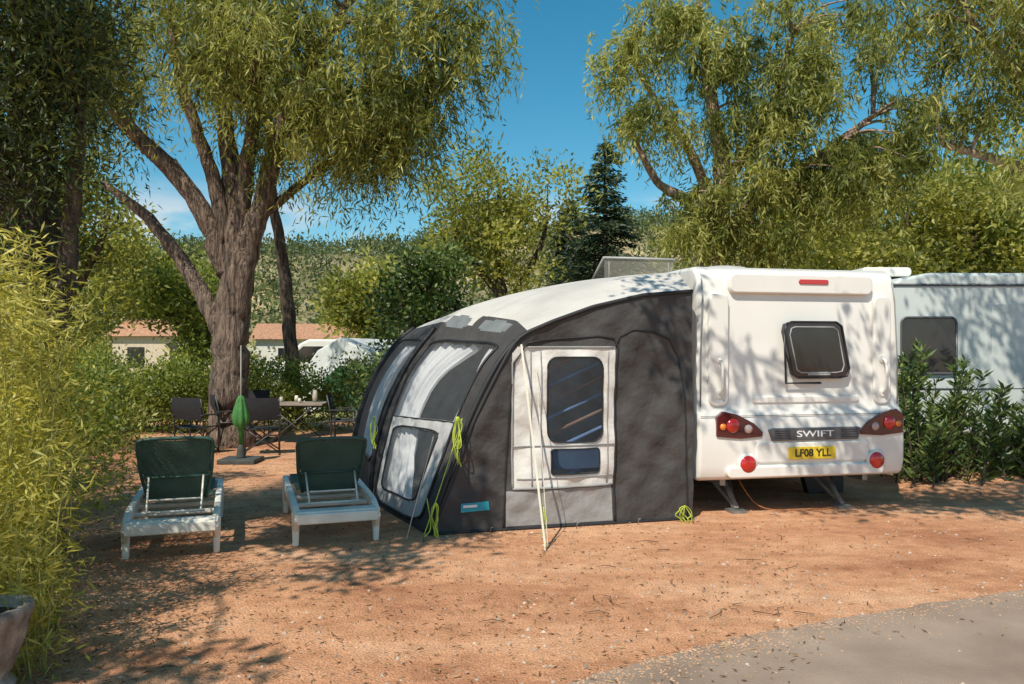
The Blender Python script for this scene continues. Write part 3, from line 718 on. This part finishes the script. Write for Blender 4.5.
# ------------------------------------------------------------------ vegetation
BARK=mat('bark_grey_brown',(.07,.047,.035),.95,.4,5,1.0,9,col2=(.29,.205,.15),stretch=(4,4,.55),bdist=.08)
BARKD=mat('bark_dark',(.045,.033,.025),.95,.4,6,1.0,14,col2=(.15,.11,.08),stretch=(3.5,3.5,.5),bdist=.05)
BARKR=mat('bark_red',(.22,.13,.09),.9,.4,5,.8,16,col2=(.46,.33,.24),stretch=(2.5,2.5,.7))
LF_E=leafmat('willow_leaf',(.06,.08,.018),(.22,.24,.052),(.54,.51,.16),.44)
LF_D=leafmat('cypress_leaf',(.018,.032,.008),(.06,.085,.020),(.19,.22,.045),.2)
LF_B=leafmat('bamboo_leaf',(.15,.16,.03),(.42,.40,.08),(.74,.66,.20),.42)
LF_Y=leafmat('yellowgreen_leaf',(.10,.12,.03),(.29,.29,.06),(.54,.50,.13),.42)
LF_H=leafmat('hedge_leaf',(.05,.08,.018),(.18,.22,.038),(.42,.43,.09),.37)
LF_O=leafmat('shrub_leaf',(.02,.045,.014),(.08,.13,.03),(.24,.30,.09),.27,.35)
LF_F=leafmat('fir_leaf',(.012,.025,.012),(.035,.06,.025),(.10,.13,.055),.2)

tree('weeping_tree',[
 ([(-4.93,14,-.05),(-4.96,14,.35),(-4.96,14,1.16),(-4.93,14,2.21),(-4.82,14,3.44),(-4.93,14.1,4.5),(-5.1,14.2,5.7),(-5.22,14.3,7.4),(-5.1,14.2,9)],[.46,.36,.31,.29,.23,.18,.14,.10,.04]),
 ([(-4.84,14,2.3),(-4.60,13.9,3.5),(-4.30,13.8,4.3),(-3.9,13.6,5.55),(-3.2,13.4,6.8),(-2.4,13.2,8)],[.22,.20,.17,.13,.09,.04]),
 ([(-5.0,14,3.0),(-5.35,13.9,4.0),(-5.93,13.8,4.84),(-6.72,13.6,5.7),(-7.2,13.4,7)],[.19,.17,.15,.12,.06]),
 ([(-5.0,14,1.5),(-5.2,14,2.2),(-5.84,14.2,3.18),(-6.54,14.3,4.06),(-7.4,14.4,4.7)],[.18,.16,.13,.10,.05]),
 ([(-4.85,14,2.8),(-4.65,13.9,4.6),(-4.45,13.8,6.0),(-4.4,13.7,7.5)],[.17,.14,.10,.06]),
 ([(-5.0,14,3.6),(-5.25,13.9,4.8),(-5.7,13.8,6.2),(-5.9,13.7,7.5)],[.15,.12,.09,.05]),
 ([(-4.6,13.8,3.7),(-4.2,14,4.2),(-3.2,14,5.0),(-2.2,13.8,5.6),(-1.2,13.6,6.1)],[.09,.08,.06,.04,.02])],
 [((-3.4,13.6,6.5),(2.2,2.0,1.3),48),((-1.9,13.5,5.7),(1.0,1.2,.9),24),((-5.6,13.8,7.4),(2.7,2.2,1.3),40),((-1.4,13.4,7.0),(1.2,1.4,1.2),24),((-3.4,13.8,5.4),(1.2,1.2,.5),12),((-7.1,13.6,6.6),(1.5,1.4,.9),16),((-3.3,13.4,8.6),(3.2,2.0,1.1),28)],
 BARK,LF_E,ns=14,nl=30,sl=1.2,rad=.44,L=.155,W=.027,br=.05)
tree('slender_tree',[([(-4.75,17.5,-.05),(-4.85,17.5,1.7),(-5.0,17.5,3.4),(-5.25,17.5,5.0),(-5.4,17.5,7)],[.17,.15,.13,.10,.05])],
 [((-5.3,17.5,7.6),(1.6,1.4,1.2),20)],BARKD,LF_E,ns=10,nl=20,sl=.9,L=.18,W=.035)
tree('cypress_tree',[([(-3.80,6.3,-.05),(-3.77,6.3,1.5),(-3.76,6.25,3.0),(-3.7,6.2,5),(-3.6,6.2,8)],[.24,.20,.18,.15,.06]),([(-3.7,6.3,2.0),(-3.95,6.2,3.0),(-4.2,6.1,4.5)],[.12,.1,.05]),([(-3.8,6.3,1.0),(-3.5,6.2,2.2),(-3.3,6.1,3.4)],[.10,.08,.04])],
 [((-3.9,6.1,4.1),(.75,.8,.9),50),((-3.75,6.0,6.0),(1.5,1.5,1.4),60),((-4.3,6.4,2.9),(.5,.6,.7),16),((-3.55,6.1,3.1),(.42,.5,.45),12),((-3.25,5.9,3.75),(.3,.4,.5),12),((-3.75,6.0,2.5),(.22,.2,.5),3)],BARKD,LF_D,kind='c',n=300,rad=.32,L=.075,W=.018,up=.1,flat=1.3)
# off-frame shade trees (they throw the dapples seen in the photograph)
tree('shade_tree',[([(-7.6,1.6,-.05),(-7.4,1.8,3),(-6.0,2.4,5),(-3.6,3.0,5.8)],[.25,.22,.15,.06]),([(-7.2,1.9,3.5),(-6.6,3.4,5.0),(-6.3,4.8,5.8)],[.14,.1,.05])],
 [((-3.5,3.1,5.7),(1.05,1.5,.5),27),((-6.4,5.2,5.8),(1.4,1.6,.7),24),((-3.9,.3,5.2),(.9,.6,.4),6)],BARK,LF_E,kind='c',n=190,rad=.38,L=.15,W=.06)
tree('shade_tree',[([(7.5,1.2,-.05),(7.3,1.6,3),(6.2,2.6,5.0),(4.6,3.5,5.8),(2.0,4.4,6.2)],[.28,.24,.18,.1,.04]),([(6.6,2.2,4.6),(6.0,3.6,5.6),(4.9,5.4,6.2)],[.14,.1,.04])],
 [((2.0,4.5,5.9),(1.4,.9,.4),14),((3.3,4.6,5.7),(1.3,.9,.5),20),((4.6,5.2,5.8),(1.3,1.2,.5),26),((.2,4.9,6.1),(.9,.7,.3),5),((5.0,7.6,7.6),(1.6,.8,.4),14)],BARK,LF_E,kind='c',n=95,rad=.34,L=.14,W=.05)
tree('eucalyptus_tree',[
 ([(4.9,20,-.05),(5.0,20,2.5),(5.15,20,4.5),(5.3,20,6.2),(5.0,20,8.0),(4.7,20,10.5)],[.38,.32,.28,.22,.15,.06]),
 ([(5.1,20,4.2),(6.0,19.8,5.3),(7.2,19.6,6.2),(8.8,19.4,7.4)],[.22,.18,.13,.06]),
 ([(5.2,20,4.6),(4.4,19.9,5.4),(3.6,19.8,5.9),(2.9,19.7,7.2)],[.18,.14,.10,.05]),
 ([(5.0,20,5.2),(4.5,19.9,6.6),(3.7,19.8,7.7),(2.9,19.7,9.0)],[.15,.11,.08,.04]),
 ([(5.3,20,5.8),(6.4,19.8,7.6),(6.9,19.6,9.5)],[.16,.12,.05])],
 [((4.5,19.8,9.5),(1.8,1.6,1.2),22),((7.2,19.5,8.7),(2.2,1.8,1.6),36),((3.5,19.6,7.3),(.9,1.1,.6),9),((7.0,19.2,5.9),(1.9,1.5,.8),28),((9.0,19.2,6.6),(1.4,1.5,1.7),24),((4.7,19.5,5.3),(.9,.9,.4),7),((6.0,19.5,7.3),(1.5,1.4,.8),13),((3.0,19.6,9.0),(.8,1,.7),8),((5.4,19.4,4.5),(2.0,1,.4),14)],
 BARKR,LF_E,ns=13,nl=30,sl=1.25,rad=.46,L=.20,W=.038,br=.06)
tree('eucalyptus_tree',[
 ([(11.5,13.5,-.05),(11.4,13.5,2.5),(10.9,13.4,4.2),(10.2,13.2,6.0),(9.5,13,8)],[.34,.3,.25,.18,.06]),
 ([(11.2,13.5,3.6),(9.6,13.2,4.25),(8.2,13,4.7),(7.0,12.9,5.0)],[.16,.12,.09,.04]),
 ([(10.7,13.4,4.8),(9.0,13.0,5.6),(8.0,12.8,6.2),(7.0,12.7,7.4)],[.16,.12,.08,.03])],
 [((8.3,12.8,6.7),(1.5,1.4,.8),22),((7.0,12.8,7.3),(1.3,1.2,.8),15),((9.6,12.8,6.0),(1.0,1.3,.8),10),((7.4,12.9,5.7),(.6,.8,.4),5),((8.7,12.5,5.0),(.5,.6,.3),4),((9.0,13,8.2),(2,1.5,.9),16),((7.6,12.0,4.6),(.35,.4,.3),3)],
 BARKR,LF_E,ns=12,nl=28,sl=1.0,rad=.42,L=.155,W=.028,br=.05)
def rt(name,x,y,z,r,h,lm,nc=60,n=260,L=.22,W=.10,rad=.9):
    return tree(name,[([(x,y,-.05),(x+.1,y,h*.35),(x-.1,y,h*.6),(x,y,h*.85)],[.25,.2,.12,.05]),([(x+.1,y,h*.35),(x+r*.5,y,h*.6),(x+r*.6,y,h*.75)],[.13,.09,.04]),([(x+.1,y,h*.4),(x-r*.5,y,h*.62),(x-r*.6,y,h*.75)],[.13,.09,.04])],
      [((x,y,z),(r,r*.9,(h-z)),nc)],BARKD,lm,kind='c',n=n,rad=rad,L=L,W=W)
rt('broadleaf_tree',-.4,26,5.9,2.6,8.4,LF_Y,54,220,.17,.08,.70)
rt('broadleaf_tree',-2.0,19.5,2.6,1.15,4.1,LF_O,30,260,.14,.07,.55)
rt('broadleaf_tree',-12.5,22,4.8,2.3,7.8,LF_Y,46,260,.17,.08,.75)
rt('broadleaf_tree',-9.6,24,3.0,1.5,4.6,LF_H,30,240,.17,.08,.65)
rt('broadleaf_tree',14,28,5,4,8.5,LF_Y,66,220,.24,.12,1.0)
rt('broadleaf_tree',9.5,27,4.3,3,7.0,LF_Y,46,220,.24,.12,1.0)
rt('broadleaf_tree',18.5,30,6,4,10,LF_H,60,220,.28,.13,1.2)
def fir(x,y,h,r):
    e=empty('fir_tree',(x,y,0)); mb=MB(); mb.tube([(0,0,-.05),(0,0,h*.5),(0,0,h)],[.22,.13,.02],8)
    Ps=[];Ds=[];Rs=[]
    z=1.0
    while z<h-.1:
        rr=r*(1-z/h)**.75+.10
        for k in range(9):
            a=random.random()*6.28; l=rr*random.uniform(.6,1.2); d=np.array([math.cos(a),math.sin(a),0])
            mb.tube([(0,0,z),(d[0]*l*.6,d[1]*l*.6,z-.02*l),(d[0]*l,d[1]*l,z-.12*l)],[.03,.018,.006],4)
            m_=int(30*l/r+44*l); t=rng.random(m_)**.7
            p=d*(t*l)[:,None]+np.array([0,0,z])+np.stack([0*t,0*t,-.12*l*t*t],1)
            sd=np.array([-d[1],d[0],0]); p=p+sd*(rng.normal(size=(m_,1))*.14*l)+np.array([0,0,1])*rng.normal(size=(m_,1))*.07
            Ps.append(p); Ds.append(nrm(d*.7+sd*rng.normal(size=(m_,1))*.8+np.array([0,0,-.25])+rng.normal(size=(m_,3))*.25)); Rs.append(.4*random.random()+.6*rng.random(m_))
        z+=.3
    mb.obj('trunk_and_boughs',[BARKD],e)
    P=np.concatenate(Ps); leaves('needles',P,np.concatenate(Ds),.26*(.6+.6*rng.random(len(P))),.06,np.concatenate(Rs),LF_F,e)
fir(3.5,30,9.8,2.5); fir(2.4,33,8.0,2.0)

# bamboo at left
e=empty('bamboo_clump',(-3.3,5.2,0)); mb=MB(); Ps=[];Ds=[];Rs=[]
BAM=mat('bamboo_cane',(.30,.31,.09),.5,.2,4)
for i in range(250):
    by=random.uniform(3.9,7.4); bx=-.60*by-random.uniform(0,.9)+.14
    if by<4.6: bx-=.05
    h=random.uniform(.8,2.4)*(1.0 if by>4.4 else .55); lx=random.uniform(-.3,.5)*h*.45; ly=random.uniform(-.5,.3)*h*.45
    pts=crv([(bx,by,0),(bx+lx*.15+random.uniform(-.05,.05),by+ly*.2,h*.4),(bx+lx*.5,by+ly*.5,h*.8),(bx+lx*1.1,by+ly,h)],5)
    mb.tube(pts,interp([.005,.0035,.0015],len(pts)),5)
    m_=int(125*h); t=rng.random(m_)*.95+.05
    q=np.array([tuple(p) for p in pts]); idx=t*(len(pts)-1); 
    p=np.stack([np.interp(idx,range(len(pts)),q[:,c]) for c in range(3)],1)+rng.normal(size=(m_,3))*np.array([.08,.08,.06])
    Ps.append(p); Ds.append(nrm(rng.normal(size=(m_,3))*np.array([1,1,.7])+np.array([.1,-.1,-.1]))); Rs.append(.6*random.random()+.4*rng.random(m_))
o=mb.obj('canes',[BAM]); P=np.concatenate(Ps); f=leaves('foliage',P,np.concatenate(Ds),.08*(.5+.9*rng.random(len(P))),.013,np.concatenate(Rs),LF_B)
for o_ in(o,f): o_.parent=e; o_.matrix_parent_inverse=Matrix.Translation((3.3,-5.2,0))

def mass(name,boxes,lm,dens,L,W,rad=.35,up=.3,wave=.10):
    Ps=[];Ds=[];Rs=[]
    for (x0,x1,y0,y1,z0,z1) in boxes:
        nc=int(dens*(x1-x0)*max(.5,(z1-z0)+(y1-y0)*.5)); C=np.stack([rng.uniform(x0,x1,nc),rng.uniform(y0,y1,nc),z0+(z1-z0)*rng.random(nc)**.7],1)
        C[:,2]*=1+wave*np.sin(C[:,0]*1.9)+wave*np.sin(C[:,0]*5.3+1)
        p,d,r=clumpy(C,rad,90,up); Ps.append(p);Ds.append(d);Rs.append(r)
    P=np.concatenate(Ps); P[:,2]=np.abs(P[:,2]); n=len(P)
    return leaves(name,P,np.concatenate(Ds),L*(.6+.8*rng.random(n)),W,np.concatenate(Rs),lm)
mass('hedge',[(-9.5,-2.4,16.2,17.2,.1,1.30),(-9.5,-6.2,15.6,16.6,.1,1.4)],LF_H,24,.075,.042)
mass('shrub',[(-8.2,-6.4,11.5,14.5,.1,1.3),(-7.2,-5.4,8.6,11.2,.05,.9)],LF_H,20,.10,.04)
mass('hedge',[(-2.6,1.0,13.5,15,.1,1.6)],LF_O,12,.10,.05)
mass('shrub',[(-6.2,-4.0,7.0,9.5,.05,.5)],LF_B,10,.10,.02)
e=empty('oleander_shrub',(6.2,9.9,0)); mb=MB(); Ps=[];Ds=[];Rs=[]
for i in range(210):
    bx=random.uniform(4.75,8.6); by=random.uniform(9.5,10.9); h=random.uniform(.45,1.3)*(1+.30*math.sin(bx*2.6+1.0))+.1
    lx=random.uniform(-.3,.3); ly=random.uniform(-.45,.2)
    pts=crv([(bx,by,0),(bx+lx*.4,by+ly*.3,h*.5),(bx+lx,by+ly,h)],5); mb.tube(pts,interp([.012,.008,.003],len(pts)),5)
    m_=int(66*h); t=.12+.88*rng.random(m_); q=np.array([tuple(p) for p in pts]); idx=t*(len(pts)-1)
    p=np.stack([np.interp(idx,range(len(pts)),q[:,c]) for c in range(3)],1)
    a=rng.random(m_)*6.28; Ps.append(p); Ds.append(np.stack([np.cos(a)*.8,np.sin(a)*.8,.3+.6*rng.random(m_)],1)); Rs.append(.5*random.random()+.5*rng.random(m_))
o=mb.obj('stems',[BARKD]); P=np.concatenate(Ps); f=leaves('foliage',P,np.concatenate(Ds),.15*(.5+.8*rng.random(len(P))),.034,np.concatenate(Rs),LF_O)
for o_ in(o,f): o_.parent=e; o_.matrix_parent_inverse=Matrix.Translation((-6.2,-9.9,0))
n=5000; Y=4.0+9*rng.random(n); X=-.545*Y-.15-.5*rng.random(n)**.6; P=np.stack([X,Y,np.zeros(n)],1)
leaves('grass_edge',P,np.stack([rng.normal(size=n)*.5,rng.normal(size=n)*.5,np.ones(n)],1),.16*(.3+rng.random(n)),.008,rng.random(n),LF_B)

# ------------------------------------------------------------------ hill and distant vegetation
def hz_(x,y):
    t=np.clip((y-70)/110,0,1); t=t*t*(3-2*t)
    return t*(25+2.5*np.sin(x*.018+.7)+1.6*np.sin(x*.05)+.012*x)
xs=np.linspace(-260,260,90); ys=np.linspace(65,320,50); mb=MB()
for y in ys:
    for x in xs: mb.v.append((x,y,float(hz_(x,y))))
for j in range(49):
    for i in range(89): mb.f.append([j*90+i,j*90+i+1,(j+1)*90+i+1,(j+1)*90+i]); mb.m.append(0); mb.sm.append(True)
mb.obj('hill',[mat('hill_scrub',(.22,.20,.08),.95,.4,.08,0,col2=(.46,.36,.19))])
LF_HL=leafmat('hill_leaf',(.035,.055,.022),(.12,.15,.05),(.28,.28,.10),.2)
nc=1500; x=rng.uniform(-150,120,nc); y=rng.uniform(72,200,nc); C=np.stack([x,y,hz_(x,y)+1.2],1)
p,d,r=clumpy(C,2.5,90,.3,.9); n=len(p)
leaves('hill_trees',p,d,.75*(.5+rng.random(n)),.40,r,LF_HL)
nc=330; x=rng.uniform(-40,34,nc); y=24+48*rng.random(nc)**.8; C=np.stack([x,y,.1+1.0*rng.random(nc)+ (y-20)*.025],1)
p,d,r=clumpy(C,1.2,160,.3,.7); n=len(p); p[:,2]=np.abs(p[:,2])
leaves('distant_shrubs',p,d,.24*(.5+rng.random(n)),.12,r,LF_Y)
rt('broadleaf_tree',-8.0,46,4.5,2.3,6.6,LF_Y,40,200,.36,.2,1.1)
rt('broadleaf_tree',-20,44,4.5,3,7.5,LF_Y,40,200,.36,.2,1.3)

# distant campsite
def van(x,y,rz):
    e=empty('parked_van',(x,y,0),D2R(rz)); mb=MB()
    mb.prism([(-2.2,.35),(-2.25,1.0),(-2.0,1.2),(-1.3,1.95),(-1.0,2.1),(2.1,2.1),(2.25,1.9),(2.3,.35)],-.9,.9); mb.obj('body',[WHITE],e,bevel=.08)
    mb=MB(); mb.prism([(-1.75,1.3),(-1.2,1.85),(-.5,1.85),(-.5,1.3)],-.91,.91); mb.prism([(-.3,1.3),(-.3,1.85),(1.9,1.85),(1.9,1.3)],-.91,.91); mb.obj('windows',[DGLASS],e)
    mb=MB()
    for xx in(-1.4,1.5): mb.tube([(xx,-.92,.33),(xx,-.7,.33)],.33,20); mb.tube([(xx,.7,.33),(xx,.92,.33)],.33,20)
    mb.obj('wheels',[RUBBER],e)
van(-6.3,29,10)
e=empty('tent',(-4.3,23,0),D2R(-15)); mb=MB()
mb.prism([(-1.5,0),(-1.3,.9),(-.7,1.7),(0,2.05),(.7,1.7),(1.3,.9),(1.5,0)],-1.4,1.4); mb.obj('shell',[mat('tent_canvas',(.6,.62,.60),.8,.1)],e,bevel=.05)
mb=MB(); mb.prism([(-.6,.02),(-.5,.9),(0,1.3),(.5,.9),(.6,.02)],-1.41,-1.38); mb.obj('door_flap',[mat('tent_green',(.03,.14,.08),.8)],e)
def house(x,y,rz,sx,wallc):
    e=empty('rendered_house',(x,y,0),D2R(rz)); mb=MB(); mb.box((0,0,1.25),(5*sx,4,2.5)); mb.obj('walls',[mat('render_wall',wallc,.9,.1)],e)
    mb=MB(); q=2.8*sx; mb.add([(-q,-2.3,2.45),(q,-2.3,2.45),(q,0,3.5),(-q,0,3.5),(q,2.3,2.45),(-q,2.3,2.45)],[(0,1,2,3),(3,2,4,5),(0,3,5),(1,4,2)]); mb.obj('tiled_roof',[mat('roof_tile',(.42,.22,.13),.9,.3,8)],e)
    mb=MB(); mb.box((-1.2,-2.02,1.4),(.9,.06,1.0)); mb.box((1.1,-2.02,1.0),(.9,.06,2.0)); mb.obj('window_and_door',[DGLASS],e)
house(-17.5,42,-8,1.0,(.58,.47,.35))
house(-13.2,52,6,1.2,(.74,.72,.66))
e=empty('tent',(-12.0,34,0),D2R(20)); mb=MB()
mb.prism([(-1.7,0),(-1.5,1.0),(-.8,1.9),(0,2.25),(.8,1.9),(1.5,1.0),(1.7,0)],-1.6,1.6); mb.obj('shell',[mat('tent_canvas_cream',(.62,.58,.48),.8,.1)],e,bevel=.05)
mb=MB(); mb.prism([(-.6,.02),(-.5,1.0),(0,1.5),(.5,1.0),(.6,.02)],-1.61,-1.58); mb.obj('door_flap',[mat('tent_door_grey',(.12,.12,.12),.8)],e)
